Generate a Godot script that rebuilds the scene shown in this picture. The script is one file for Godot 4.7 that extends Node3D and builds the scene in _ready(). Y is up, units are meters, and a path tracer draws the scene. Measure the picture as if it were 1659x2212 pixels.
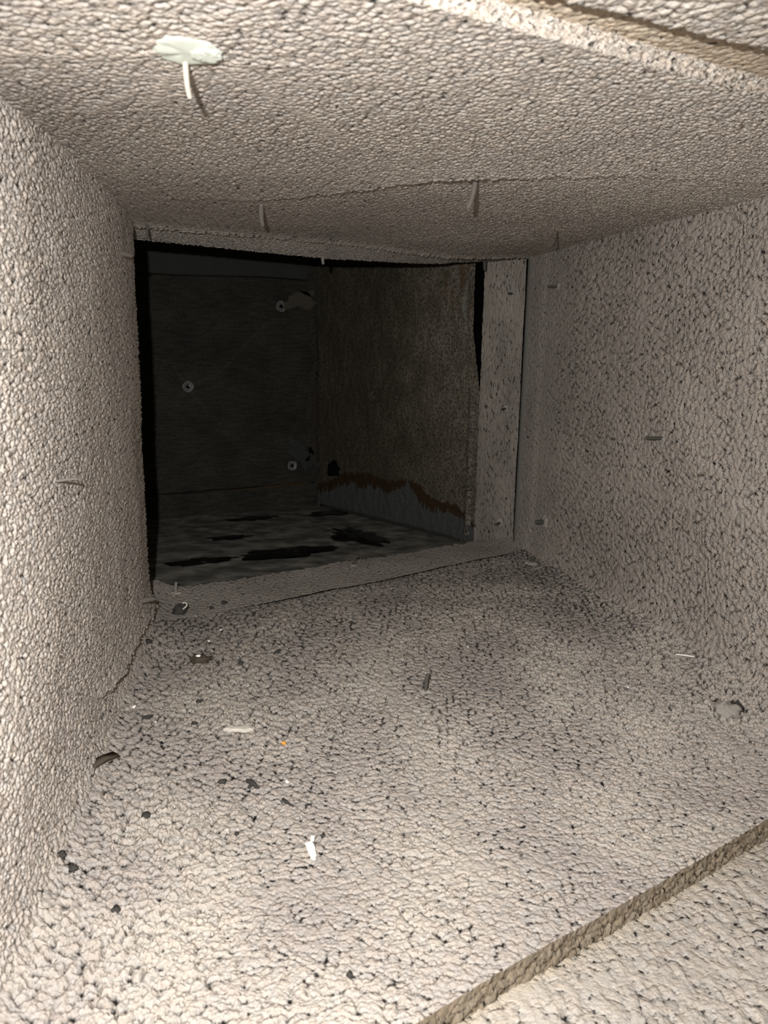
extends Node3D
# A dust-coated, insulation-lined air duct seen by the light of a hand-held flash.
# Lengths in the tables are in duct units: the lens is 1 unit above the duct floor; S turns them into metres.
# (x to the right, y up from the lens, f forward along the duct)
const S := 0.36
const TILE := 0.30      # metres covered by one repeat of a dust texture
const TEX := 1024

var tone := FastNoiseLite.new()     # slow variation of tone and of level
var jag := FastNoiseLite.new()      # ragged edges
var pebble := {}
var flake := {}
var M := {}
# what a sheet function hands back for one vertex
var sp := Vector3.ZERO
var suv := Vector2.ZERO
var scol := Color.WHITE


func _ready() -> void:
	# ---------------------------------------------------------------- camera, light, exposure
	var cam := Camera3D.new()
	cam.name = "camera"
	cam.fov = 67.67
	cam.near = 0.02
	cam.far = 20.0
	cam.transform = Transform3D(Basis(Vector3(0.9812, 0.0169, 0.1923), Vector3(0.0215, 0.9804, -0.1958), Vector3(-0.1919, 0.1963, 0.9616)).orthonormalized(), P(0, 0, 0))
	var lens := CameraAttributesPhysical.new()      # a little soft close to the lens
	lens.frustum_focal_length = 17.9
	lens.frustum_focus_distance = 0.95
	lens.frustum_near = 0.02
	lens.frustum_far = 20.0
	lens.exposure_aperture = 9.5
	cam.attributes = lens
	add_child(cam)
	cam.make_current()
	var env := Environment.new()
	env.background_mode = Environment.BG_COLOR
	env.background_color = Color(0, 0, 0)
	env.tonemap_mode = Environment.TONE_MAPPER_LINEAR
	env.tonemap_exposure = 1.0
	env.sdfgi_enabled = true
	env.ssao_enabled = true
	env.ssil_enabled = true
	var we := WorldEnvironment.new()
	we.name = "surroundings"
	we.environment = env
	add_child(we)
	var flash := AreaLight3D.new()          # the phone's flash, just left of and above its lens
	flash.name = "phone_flash"
	flash.area_size = Vector2(0.009, 0.009)
	flash.area_normalize_energy = true
	flash.light_energy = 0.84
	flash.light_color = Color(1.0, 1.0, 1.0)
	flash.shadow_enabled = true
	flash.area_range = 6.0
	flash.area_attenuation = 2.0
	flash.transform = Transform3D(cam.basis * Basis(Vector3.RIGHT, deg_to_rad(-12.0)), P(-0.115, 0.12, 0.01))
	add_child(flash)

	# ---------------------------------------------------------------- materials
	tone.seed = 11
	tone.noise_type = FastNoiseLite.TYPE_SIMPLEX_SMOOTH
	tone.frequency = 2.2
	tone.fractal_octaves = 3
	jag.seed = 23
	jag.noise_type = FastNoiseLite.TYPE_SIMPLEX
	jag.frequency = 28.0
	jag.fractal_octaves = 3
	pebble = dust_relief(true)
	flake = dust_relief(false)
	make_materials()

	# ---------------------------------------------------------------- the duct
	build_floor()
	build_left_wall()
	build_right_wall()
	build_ceiling()
	build_chamber()
	# ---------------------------------------------------------------- things
	build_pins()
	build_chamber_things()
	build_debris()


# ==================================================================== helpers
func P(x: float, y: float, f: float) -> Vector3:
	return Vector3(x * S, (y + 1.0) * S, -f * S)


func st3(a: float, b: float, x: float) -> float:
	return smoothstep(a, b, x)


func poly(pts: PackedVector2Array, x: float) -> float:     # piecewise linear y(x)
	if x <= pts[0].x:
		return pts[0].y
	for i in range(1, pts.size()):
		if x <= pts[i].x:
			return lerpf(pts[i - 1].y, pts[i].y, (x - pts[i - 1].x) / (pts[i].x - pts[i - 1].x))
	return pts[pts.size() - 1].y


func numbered(called: String, parent: Node) -> String:
	if not parent.has_node(called):
		return called
	var n := 1
	while parent.has_node("%s_%03d" % [called, n]):
		n += 1
	return "%s_%03d" % [called, n]


func put(called: String, mesh: Mesh, mat: Material, parent: Node = self, at := Transform3D()) -> MeshInstance3D:
	var o := MeshInstance3D.new()
	o.name = numbered(called, parent)
	o.mesh = mesh
	o.material_override = mat
	o.cast_shadow = GeometryInstance3D.SHADOW_CASTING_SETTING_ON
	o.transform = at
	parent.add_child(o, true)
	return o


func base(called: String, at := Vector3.ZERO) -> Node3D:
	var o := Node3D.new()
	o.name = numbered(called, self)
	o.position = at
	add_child(o, true)
	return o


func tag(o: Node, label: String, category: String, group := "", kind := "") -> void:
	o.set_meta("label", label)
	if category:
		o.set_meta("category", category)
	if group:
		o.set_meta("group", group)
	if kind:
		o.set_meta("kind", kind)


func structure(called: String, label: String, category: String) -> Node3D:
	var o := base(called)
	tag(o, label, category, "", "structure")
	return o


# a seamless picture of one noise, spread so that every level 0..1 covers an equal share
func noise_levels(n: FastNoiseLite) -> PackedFloat32Array:
	var im := n.get_seamless_image(TEX, TEX, false, false, 0.12, true)
	im.convert(Image.FORMAT_L8)
	var raw := im.get_data()
	var count := PackedInt32Array()
	count.resize(256)
	for v in raw:
		count[v] += 1
	var level := PackedFloat32Array()
	level.resize(256)
	var sum := 0
	for v in 256:
		level[v] = (sum + 0.5 * count[v]) / raw.size()
		sum += count[v]
	var out := PackedFloat32Array()
	out.resize(raw.size())
	for i in raw.size():
		out[i] = level[raw[i]]
	return out


func simplex(s: int, freq: float, octaves: int, kind := FastNoiseLite.FRACTAL_FBM) -> FastNoiseLite:
	var n := FastNoiseLite.new()
	n.noise_type = FastNoiseLite.TYPE_SIMPLEX
	n.seed = s
	n.frequency = freq
	n.fractal_type = kind
	n.fractal_octaves = octaves
	return n


# height field and colour of caked dust: round pebbles of lint, or a crumbled crust; both are broken by pits of darker colour
func dust_relief(round_lumps: bool) -> Dictionary:
	var cell := FastNoiseLite.new()
	cell.noise_type = FastNoiseLite.TYPE_CELLULAR
	cell.cellular_distance_function = FastNoiseLite.DISTANCE_EUCLIDEAN
	cell.cellular_return_type = FastNoiseLite.RETURN_DISTANCE
	cell.seed = 5
	cell.frequency = 0.072 if round_lumps else 0.085
	cell.fractal_type = FastNoiseLite.FRACTAL_NONE
	cell.domain_warp_enabled = true
	cell.domain_warp_type = FastNoiseLite.DOMAIN_WARP_SIMPLEX
	cell.domain_warp_amplitude = 9.0
	cell.domain_warp_frequency = 0.06
	cell.domain_warp_fractal_type = FastNoiseLite.DOMAIN_WARP_FRACTAL_NONE
	var ca := noise_levels(cell)
	var ridge := noise_levels(simplex(17, 0.026 if round_lumps else 0.016, 4, FastNoiseLite.FRACTAL_RIDGED))
	var cb := noise_levels(simplex(31, 0.13, 2))
	var cc := noise_levels(simplex(47, 0.020, 3))
	var h := PackedFloat32Array()
	h.resize(TEX * TEX)
	var pit := PackedFloat32Array()
	pit.resize(TEX * TEX)
	var rgb := PackedByteArray()
	rgb.resize(TEX * TEX * 3)
	for i in TEX * TEX:
		var d := ca[i]
		var r := ridge[i]
		var fine := cb[i]
		var slow := cc[i]
		var hh := 0.0
		var deep := 0.0
		if round_lumps:
			hh = 0.52 * (1.0 - d * d) + 0.26 * (1.0 - r * r * r) + 0.10 * fine + 0.12 * slow
			deep = d * 0.50 + r * 0.34 + (1.0 - slow) * 0.16
		else:
			hh = 0.22 * (1.0 - d * d) + 0.46 * (1.0 - pow(r, 4.0)) + 0.14 * fine + 0.18 * slow
			deep = r * 0.62 + d * 0.22 + (1.0 - fine * 0.4 - slow * 0.6) * 0.16
		var gap := smoothstep(0.80, 0.92, deep)
		pit[i] = deep
		h[i] = hh
		var k := 0.93 + 0.10 * (fine - 0.5) + 0.06 * (0.5 - d)
		var warm := (slow - 0.5) * 0.024
		k = k * (1.0 - 0.72 * gap)
		rgb[i * 3] = int(clampf(196.0 * k * (1.0 + warm), 0, 255))
		rgb[i * 3 + 1] = int(clampf(186.0 * k, 0, 255))
		rgb[i * 3 + 2] = int(clampf(176.0 * k * (1.0 - warm), 0, 255))
	var him := Image.create_from_data(TEX, TEX, false, Image.FORMAT_RF, h.to_byte_array())
	var cim := Image.create_from_data(TEX, TEX, false, Image.FORMAT_RGB8, rgb)
	return {"h": h, "pit": pit, "height": ImageTexture.create_from_image(him), "color": ImageTexture.create_from_image(cim)}


# height (0..1) at a place on a sheet given in metres
func relief(h: PackedFloat32Array, u: float, v: float) -> float:
	var x := fposmod(u / TILE, 1.0) * TEX
	var y := fposmod(v / TILE, 1.0) * TEX
	var x0 := int(x)
	var y0 := int(y)
	var fx := x - x0
	var fy := y - y0
	x0 = x0 & (TEX - 1)
	y0 = y0 & (TEX - 1)
	var x1 := (x0 + 1) & (TEX - 1)
	var y1 := (y0 + 1) & (TEX - 1)
	return lerpf(lerpf(h[y0 * TEX + x0], h[y0 * TEX + x1], fx), lerpf(h[y1 * TEX + x0], h[y1 * TEX + x1], fx), fy)


# a grid of nu x nv cells whose vertices f(u, v) writes into sp, suv and scol; eye: a point its front looks at
func sheet(nu: int, nv: int, f: Callable, eye := P(0.4, -0.2, 1.5)) -> ArrayMesh:
	var w := nu + 1
	var pos := PackedVector3Array()
	var uv := PackedVector2Array()
	var col := PackedColorArray()
	pos.resize(w * (nv + 1))
	uv.resize(w * (nv + 1))
	col.resize(w * (nv + 1))
	var i := 0
	for y in nv + 1:
		for x in w:
			f.call(float(x) / nu, float(y) / nv)
			pos[i] = sp
			uv[i] = suv / TILE
			col[i] = scol
			i += 1
	var m := (nv / 2) * w + nu / 2
	var front := (pos[m + 1] - pos[m]).cross(pos[m + w] - pos[m])
	var sgn := 1.0 if front.dot(eye - pos[m]) > 0.0 else -1.0
	var nor := PackedVector3Array()
	nor.resize(pos.size())
	i = 0
	for y in nv + 1:
		var up := w if y < nv else 0
		var dn := w if y > 0 else 0
		for x in w:
			var r := 1 if x < nu else 0
			var l := 1 if x > 0 else 0
			nor[i] = ((pos[i + r] - pos[i - l]).cross(pos[i + up] - pos[i - dn]) * sgn).normalized()
			i += 1
	var idx := PackedInt32Array()
	idx.resize(nu * nv * 6)
	var k := 0
	for y in nv:
		for x in nu:
			var a := y * w + x
			if sgn > 0.0:
				idx[k] = a; idx[k + 1] = a + w; idx[k + 2] = a + 1
				idx[k + 3] = a + 1; idx[k + 4] = a + w; idx[k + 5] = a + w + 1
			else:
				idx[k] = a; idx[k + 1] = a + 1; idx[k + 2] = a + w
				idx[k + 3] = a + 1; idx[k + 4] = a + w + 1; idx[k + 5] = a + w
			k += 6
	var arr := []
	arr.resize(Mesh.ARRAY_MAX)
	arr[Mesh.ARRAY_VERTEX] = pos
	arr[Mesh.ARRAY_NORMAL] = nor
	arr[Mesh.ARRAY_TEX_UV] = uv
	arr[Mesh.ARRAY_COLOR] = col
	arr[Mesh.ARRAY_INDEX] = idx
	var mesh := ArrayMesh.new()
	mesh.add_surface_from_arrays(Mesh.PRIMITIVE_TRIANGLES, arr)
	return mesh


func plain(c: Color, rough := 1.0, metal := 0.0, spec := 0.2) -> StandardMaterial3D:
	var m := StandardMaterial3D.new()
	m.albedo_color = c
	m.roughness = rough
	m.metallic = metal
	m.metallic_specular = spec
	return m


func dust_material(d: Dictionary, tint: Color, bump: float) -> StandardMaterial3D:
	var m := plain(tint, 1.0, 0.0, 0.12)
	m.albedo_texture = d.color
	m.vertex_color_use_as_albedo = true
	m.heightmap_enabled = true
	m.heightmap_texture = d.height
	m.heightmap_scale = bump
	return m


func make_materials() -> void:
	M.dust_wall = dust_material(pebble, Color(1, 1, 1), 0.16)
	M.dust_floor = dust_material(flake, Color(1, 1, 1), 0.20)
	M.cut_edge = dust_material(flake, Color(0.80, 0.775, 0.73), 0.2)
	M.tan_edge = dust_material(pebble, Color(1.0, 0.965, 0.90), 0.12)
	M.pale_edge = dust_material(pebble, Color(1.0, 0.99, 0.97), 0.15)
	M.pin = plain(Color(0.50, 0.475, 0.445), 1.0, 0.0, 0.05)
	M.pin_pale = plain(Color(0.70, 0.67, 0.61), 1.0, 0.0, 0.05)
	M.clod = plain(Color(0.60, 0.575, 0.54), 1.0, 0.0, 0.05)
	M.pin_dark = plain(Color(0.32, 0.31, 0.285), 0.8)
	M.glue = plain(Color(0.80, 0.815, 0.765), 0.9, 0.0, 0.1)
	M.washer = plain(Color(0.43, 0.425, 0.41), 0.6, 0.2, 0.5)
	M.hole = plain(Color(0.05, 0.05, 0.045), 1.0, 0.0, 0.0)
	M.white_chip = plain(Color(0.97, 0.95, 0.90), 0.8)
	M.lint = plain(Color(0.80, 0.77, 0.72), 1.0)
	M.dark_crumb = plain(Color(0.25, 0.24, 0.225), 0.95)
	M.brown_scrap = plain(Color(0.30, 0.27, 0.23), 0.9)
	M.orange = plain(Color(0.86, 0.60, 0.28), 0.7)
	M.bead = plain(Color(0.43, 0.415, 0.39), 1.0, 0.0, 0.05)
	M.sheet_metal = plain(Color(0.20, 0.20, 0.185), 0.75, 0.0, 0.3)
	M.flap = plain(Color(0.30, 0.28, 0.25), 0.95)
	M.rust = plain(Color(0.27, 0.22, 0.155), 0.95)
	M.water = plain(Color(0.015, 0.015, 0.014), 0.06, 0.0, 0.5)


# ==================================================================== the duct's shape, in duct units
func left_x(f: float) -> float:
	return -0.33 - 0.031 * maxf(0.0, 2.7 - f)


func right_x(f: float) -> float:
	return 1.53 + 0.045 * (3.67 - f)


func ceiling_y(x: float, f: float) -> float:
	var l := 0.395 + 0.055 * st3(1.15, 2.0, f) + 0.012 * st3(1.9, 3.0, f)
	var r := 0.50 + 0.02 * (f - 2.0)
	var t := (x + 0.34) / 1.91
	return lerpf(l, r, t) - 0.028 * exp(-pow((x - 1.0) / 0.38, 2.0)) * st3(2.8, 3.6, f)


func floor_y(x: float, f: float) -> float:
	var y := -1.0 + 0.012 * tone.get_noise_2d(x * 0.5, f * 0.5)
	y += 0.055 * exp(-maxf(0.0, x - left_x(f)) / 0.055)
	y += 0.050 * exp(-maxf(0.0, right_x(f) - x) / 0.060)
	return y


func joint_f(x: float) -> float:            # where the near floor panel meets the far one
	return 0.853 + 0.43 * x


func fold_f(x: float) -> float:             # crease before the end of the floor
	return 3.019 + 0.494 * x


func mouth_f(x: float) -> float:            # end of the floor, open to the chamber
	return 3.45 + 0.437 * x


func build_floor() -> void:
	var node := structure("floor", "grey dust-caked floor of the duct, crumbled like dry earth", "floor")
	var h: PackedFloat32Array = flake.h
	var pit: PackedFloat32Array = flake.pit
	put("liner_panel", sheet(700, 450, func(u: float, v: float):
		var x := lerpf(-0.42, 1.64, u)
		var f := 1.0 / lerpf(1.0 / joint_f(x), 1.0 / fold_f(x), v)
		var n := tone.get_noise_2d(x * 0.9 + 7.0, f * 0.9)
		var rough := 1.0 + 0.9 * st3(0.7, 1.5, x) * st3(1.2, 1.8, f) * st3(3.6, 2.6, f) + 2.2 * st3(0.05, -0.28, x) * st3(1.9, 1.1, f)
		rough *= (0.75 + 0.5 * st3(-0.4, 0.4, n)) * lerpf(0.5, 1.1, st3(1.1, 2.1, f))
		var y := floor_y(x, f) + (relief(h, x * S, f * S) - 0.6) * rough * 0.0140
		y -= 0.012 * exp(-absf(f - fold_f(x)) / 0.016) * st3(-0.2, 0.3, x)
		sp = P(x, y, f)
		suv = Vector2(x * S, f * S)
		var k := 0.86 + 0.14 * n
		var pit_edge := lerpf(0.84, 0.68, st3(1.1, 2.0, f)) - 0.09 * st3(2.0, 2.9, f) - 0.03 * st3(0.2, 0.9, x) - 0.10 * st3(0.05, -0.28, x) * st3(1.9, 1.1, f) - 0.06 * st3(1.0, 1.4, x) * st3(1.6, 2.0, f) + 0.05 * n  # pit darkening sets in sooner farther down the floor
		k *= 1.0 - 0.78 * st3(pit_edge, pit_edge + 0.13, relief(pit, x * S, f * S))
		scol = Color(k, k * (0.995 + 0.01 * n), k * (0.985 - 0.03 * n))), M.dust_floor, node)
	put("end_strip", sheet(420, 70, func(u: float, v: float):
		var x := lerpf(-0.46, 1.56, u)
		var a := fold_f(x)
		var b := mouth_f(x) + 0.018 * jag.get_noise_2d(x * 0.6, 3.0) + 0.02 * tone.get_noise_2d(x, 9.0)
		var t := minf(v / 0.9, 1.0)
		var f := lerpf(a, b, t)
		var y := floor_y(x, f) + (relief(h, x * S, f * S) - 0.5) * 0.0032 - 0.003
		y -= 0.05 * clampf((v - 0.9) / 0.1, 0.0, 1.0)
		sp = P(x, y, f + 0.006 * clampf((v - 0.9) / 0.1, 0.0, 1.0))
		suv = Vector2(x * S, f * S)
		var k := 0.82 + 0.10 * tone.get_noise_2d(x * 0.9 + 7.0, f * 0.9)
		var pit_edge := 0.72 + 0.05 * tone.get_noise_2d(x * 1.4, f * 1.4 + 3.0) + 0.08 * exp(-absf(f - a) / 0.10)
		k *= 1.0 - 0.6 * st3(pit_edge, pit_edge + 0.14, relief(pit, x * S, f * S))
		scol = Color(k, k, k * 0.98)), M.dust_floor, node)
	# cut edge of the far panel where it stands a little proud of the near one
	put("cut_edge", sheet(420, 14, func(u: float, v: float):
		var x := lerpf(-0.42, 1.64, u)
		var f := joint_f(x)
		var r := 0.5 * jag.get_noise_2d(x * 0.7, v * 0.5) + 0.5 * jag.get_noise_2d(x * 2.0, v * 0.9 + 4.0)
		var top := floor_y(x, f) + (relief(h, x * S, f * S) - 0.5) * 0.0052
		sp = P(x, lerpf(top, -1.052, v), f - 0.012 * v + 0.012 * r * sin(v * PI))
		suv = Vector2(x * S, v * 0.02)
		var k := 0.72 + 0.3 * r
		scol = Color(k, k * 0.97, k * 0.9)), M.cut_edge, node)
	put("liner_panel", sheet(340, 130, func(u: float, v: float):
		var x := lerpf(-0.42, 1.64, u)
		var f := 1.0 / lerpf(1.0 / maxf(0.25, joint_f(x) - 0.85), 1.0 / (joint_f(x) - 0.004), v)
		var n := tone.get_noise_2d(x * 0.9 + 17.0, f * 0.9)
		var lip := exp(-(joint_f(x) - f) / 0.02)
		var y := floor_y(x, f) - 0.040 + (relief(h, x * S, f * S + 0.1) - 0.6) * 0.0110 * (1.0 - 0.5 * lip)
		sp = P(x, y, f)
		suv = Vector2(x * S, f * S + 0.1)
		var k := 0.90 + 0.12 * n
		k *= 1.0 - 0.55 * st3(0.76, 0.90, relief(pit, x * S, f * S + 0.1)) * (1.0 - lip)
		scol = Color(k, k * (1.0 - 0.05 * lip), k * (0.98 - 0.18 * lip))), M.dust_floor, node)


func build_left_wall() -> void:
	var node := structure("wall_left", "left wall of the duct, pebbled with grey dust, ending before the dark chamber", "wall")
	var h: PackedFloat32Array = pebble.h
	var pit: PackedFloat32Array = pebble.pit
	var crack := PackedVector2Array([Vector2(1.85, -0.85), Vector2(2.0, -0.88), Vector2(2.2, -0.91), Vector2(2.4, -0.906), Vector2(2.7, -0.93), Vector2(2.95, -0.95)])
	put("liner_panel", sheet(250, 660, func(u: float, v: float):
		var y := lerpf(-1.04, 0.52, v)
		var stop := 2.945 + 0.02 * y + (0.012 * jag.get_noise_2d(y * 0.6, 1.5) + 0.014 * jag.get_noise_2d(y * 2.2, 6.5)) * st3(0.88, 0.95, u)
		var f := 0.0
		var back := 0.0
		if u < 0.08:
			f = lerpf(0.4, 1.05, u / 0.08)
		elif u < 0.95:
			f = 1.0 / lerpf(1.0 / 1.05, 1.0 / stop, (u - 0.08) / 0.87)
		else:
			f = stop + 0.004
			back = (u - 0.95) / 0.05
		var d := relief(h, f * S, y * S) - 0.5
		var x := left_x(f) + d * 0.0100 - 0.08 * back
		x += 0.008 * tone.get_noise_2d(f * 0.6, y * 0.6)
		if f > 1.8 and y < -0.7:
			var yk := poly(crack, f) + 0.012 * jag.get_noise_2d(f * 0.5, 0.0)
			if y > yk:
				x += 0.019 * exp(-(y - yk) / 0.07) * st3(1.85, 2.1, f)
		x += 0.05 * exp(-(y + 1.0) / 0.05)
		sp = P(x, y, f + d * 0.016 * st3(0.90, 0.95, u))
		suv = Vector2(f * S, y * S)
		var n := tone.get_noise_2d(f * 0.9 + 3.0, y * 0.9)
		var k := 0.95 + 0.05 * n
		var pit_edge := 0.76 + 0.06 * st3(0.0, -0.4, y) * st3(0.0, 0.4, n) + 0.05 * st3(1.9, 1.2, f) * st3(-0.3, 0.3, y)
		k *= 1.0 - 0.70 * st3(pit_edge, pit_edge + 0.13, relief(pit, f * S, y * S))
		scol = Color(k, k * 0.995, k * (0.985 - 0.02 * n))), M.dust_wall, node)


func build_right_wall() -> void:
	var node := structure("wall_right", "right wall of the duct, grey dust with short upright cracks", "wall")
	var h: PackedFloat32Array = flake.h
	put("liner_panel", right_panel(h), M.dust_floor, node)
	# rounded bead of sealant in the corner
	var bead := tube_path([P(1.520, -1.0, 3.865), P(1.520, -0.3, 3.860), P(1.520, 0.3, 3.858), P(1.520, 0.62, 3.858)], [0.008, 0.008, 0.008, 0.008], 8)
	put("sealant_bead", bead, M.bead, node)
	# strip of liner turned in beyond the corner
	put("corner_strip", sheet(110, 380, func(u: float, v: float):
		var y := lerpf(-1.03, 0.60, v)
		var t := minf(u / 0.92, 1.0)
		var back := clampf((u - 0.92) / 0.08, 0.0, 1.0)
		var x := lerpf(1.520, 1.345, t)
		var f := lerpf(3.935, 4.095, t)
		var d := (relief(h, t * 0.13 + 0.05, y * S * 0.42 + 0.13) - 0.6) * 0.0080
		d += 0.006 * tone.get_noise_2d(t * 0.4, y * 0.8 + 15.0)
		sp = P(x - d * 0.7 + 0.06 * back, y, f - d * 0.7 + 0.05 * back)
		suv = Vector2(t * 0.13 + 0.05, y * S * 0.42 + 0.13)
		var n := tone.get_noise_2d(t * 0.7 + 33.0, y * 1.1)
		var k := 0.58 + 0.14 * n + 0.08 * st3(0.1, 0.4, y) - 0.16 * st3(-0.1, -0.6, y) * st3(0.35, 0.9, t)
		var pit_edge := 0.74 + 0.14 * st3(0.5, 0.2, t)
		k *= 1.0 - 0.5 * st3(pit_edge, pit_edge + 0.16, relief(flake.pit, t * 0.13 + 0.05, y * S * 0.42 + 0.13))
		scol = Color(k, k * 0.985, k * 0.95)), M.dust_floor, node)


func right_panel(h: PackedFloat32Array) -> ArrayMesh:
	return sheet(280, 480, func(u: float, v: float):
		var y := lerpf(-1.04, 0.60, v)
		var f := lerpf(0.5, 1.7, u / 0.08) if u < 0.08 else 1.0 / lerpf(1.0 / 1.7, 1.0 / 3.84, (u - 0.08) / 0.92)
		var smooth_band := st3(3.40, 3.62, f)
		var rough := lerpf(1.0 + 0.5 * st3(2.6, 1.9, f), 0.35, smooth_band)
		var x := right_x(f) - (relief(h, f * S * 1.35, y * S * 0.76) - 0.6) * 0.0140 * rough
		x -= 0.045 * exp(-(y + 1.0) / 0.06)
		x += 0.006 * tone.get_noise_2d(f * 0.6, y * 0.6 + 5.0)
		x -= 0.006 * st3(3.66, 3.72, f)
		sp = P(x, y, f)
		suv = Vector2(f * S * 1.35, y * S * 0.76)
		var n := tone.get_noise_2d(f * 0.9 + 13.0, y * 0.9)
		var k := 0.82 + 0.12 * n
		var pit_edge := lerpf(0.665, 0.84, smooth_band) + 0.04 * n
		k *= 1.0 - 0.66 * st3(pit_edge, pit_edge + 0.15, relief(flake.pit, f * S * 1.35, y * S * 0.76))
		scol = Color(k, k * 0.985, k * 0.965))


func far_lip_f(x: float) -> float:          # crack just before the ceiling ends
	return 3.157 + 0.452 * x


func ceiling_joint_f(x: float) -> float:    # near side of the far ceiling panel
	return 0.897 + 0.419 * x


func near_ceiling_f(x: float) -> float:     # far side of the near ceiling panel
	return 0.837 + 0.327 * x


func segment_distance(p: Vector2, a: Vector2, b: Vector2) -> float:
	var t := clampf((p - a).dot(b - a) / (b - a).length_squared(), 0.0, 1.0)
	return p.distance_to(a.lerp(b, t))


func build_ceiling() -> void:
	var node := structure("ceiling", "sagging duct ceiling, pebbled with grey dust and split by thin cracks", "ceiling")
	var h: PackedFloat32Array = pebble.h
	var lip := PackedVector2Array([Vector2(-0.30, 2.54), Vector2(0.09, 2.485), Vector2(0.30, 2.34), Vector2(0.45, 2.19), Vector2(0.634, 2.035), Vector2(0.785, 2.03), Vector2(1.085, 1.98), Vector2(1.6, 1.99)])
	var lip_high := PackedVector2Array([Vector2(-0.30, 0.0), Vector2(0.0, 0.3), Vector2(0.45, 0.6), Vector2(0.634, 1.0), Vector2(0.8, 0.45), Vector2(1.2, 0.2), Vector2(1.6, 0.1)])
	var rub := [[Vector2(-0.325, 1.33), Vector2(-0.099, 1.301), 0.012], [Vector2(0.0, 1.34), Vector2(0.041, 1.417), 0.008], [Vector2(0.041, 1.417), Vector2(0.259, 1.854), 0.011], [Vector2(-0.259, 1.689), Vector2(-0.155, 1.501), 0.010], [Vector2(-0.129, 1.598), Vector2(-0.079, 1.362), 0.009], [Vector2(-0.035, 1.234), Vector2(0.034, 1.107), 0.016], [Vector2(0.0, 1.33), Vector2(0.155, 1.324), 0.008], [Vector2(-0.08, 1.62), Vector2(-0.06, 1.36), 0.006]]
	put("liner_panel", sheet(760, 300, func(u: float, v: float):
		var x := lerpf(-0.42, 1.66, u)
		var f := 1.0 / lerpf(1.0 / ceiling_joint_f(x), 1.0 / far_lip_f(x), v)
		var n := tone.get_noise_2d(x * 0.9 + 43.0, f * 0.9)
		var rough := (0.85 + 0.5 * st3(0.4, 1.3, x)) * lerpf(0.55, 1.0, st3(1.1, 1.9, f + 0.5 * maxf(0.0, x)))
		var d := relief(h, x * S, f * S) - 0.5
		var k := 0.71 + 0.09 * n + 0.15 * st3(1.2, 1.9, f)
		var y := ceiling_y(x, f)
		if f < 2.0 and x < 0.4:
			var q := Vector2(x, f) * 1.09
			var best := 0.0
			for s in rub:
				var w: float = s[2] * 1.9
				best = maxf(best, exp(-pow(segment_distance(q, s[0], s[1]) / w, 2.0)))
			rough *= 1.0 - 0.85 * best
			k = minf(1.0, k + 0.27 * best)
			y -= 0.003 * best
		var fl := poly(lip, x) + 0.03 * jag.get_noise_2d(x * 0.35, 7.0)
		if f < fl:
			y -= 0.014 * poly(lip_high, x) * exp(-(fl - f) / 0.10)
		y -= 0.014 * exp(-(far_lip_f(x) - f) / 0.04)
		y -= d * rough * 0.0100
		var pit_edge := 0.79 + 0.04 * n + 0.10 * st3(1.5, 1.1, f) - 0.07 * st3(0.9, 1.5, x)  # denser pits by the right wall: corner shade and dirt put into colour
		pit_edge += 0.12 * (k - 0.8)
		k *= 1.0 - 0.62 * st3(pit_edge, pit_edge + 0.13, relief(pebble.pit, x * S, f * S))
		sp = P(x, y, f)
		suv = Vector2(x * S, f * S)
		scol = Color(k, k * 0.99, k * (0.97 - 0.02 * n))), M.dust_wall, node)
	var end_low := PackedVector2Array([Vector2(-0.42, 0.447), Vector2(0.42, 0.446), Vector2(0.85, 0.465), Vector2(1.05, 0.478), Vector2(1.12, 0.492), Vector2(1.42, 0.525), Vector2(1.65, 0.575)])
	put("end_lip", sheet(560, 90, func(u: float, v: float):
		var x := lerpf(-0.46, 1.70, u)
		var a := far_lip_f(x) - 0.012
		var b := mouth_f(x)
		var t := minf(v / 0.9, 1.0)
		b += (0.014 * jag.get_noise_2d(x * 0.7, 12.0) + 0.016 * jag.get_noise_2d(x * 2.3, 52.0)) * st3(0.8, 1.0, t)
		var back := clampf((v - 0.9) / 0.1, 0.0, 1.0)
		var f := lerpf(a, b, t) + 0.012 * back
		var high := ceiling_y(x, a) + 0.004 + 0.006 * jag.get_noise_2d(x * 0.5, 2.0)
		var d := relief(h, x * S, f * S) - 0.5
		var y := lerpf(high, poly(end_low, x), t) - d * 0.0095 + 0.09 * back
		sp = P(x, y, f - d * 0.016 * st3(0.8, 0.9, v))
		suv = Vector2(x * S, f * S)
		var k := 0.62 + 0.1 * tone.get_noise_2d(x, 4.0)
		scol = Color(k, k * 0.99, k * 0.97)), M.dust_wall, node)
	# cut edge and open channel between the two ceiling panels
	put("cut_edge", sheet(420, 16, func(u: float, v: float):
		var x := lerpf(-0.42, 1.66, u)
		var f := ceiling_joint_f(x)
		var r := jag.get_noise_2d(x * 1.6, v * 0.4)
		var low := ceiling_y(x, f) - (relief(h, x * S, f * S) - 0.5) * 0.005
		sp = P(x, lerpf(low, low + 0.026, v), f - 0.020 * v - 0.010 * r * sin(v * PI))
		suv = Vector2(x * S, v * 0.02)
		var k := 0.95 + 0.05 * r
		scol = Color(k, k, k)), M.pale_edge, node)
	put("channel", sheet(300, 30, func(u: float, v: float):
		var x := lerpf(-0.42, 1.66, u)
		var f := lerpf(near_ceiling_f(x) - 0.05, ceiling_joint_f(x) - 0.012, v)
		sp = P(x, ceiling_y(x, f) + 0.021 - (relief(h, x * S, f * S) - 0.5) * 0.004, f)
		suv = Vector2(x * S, f * S)
		scol = Color(0.95, 0.95, 0.95)), M.tan_edge, node)
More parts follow.
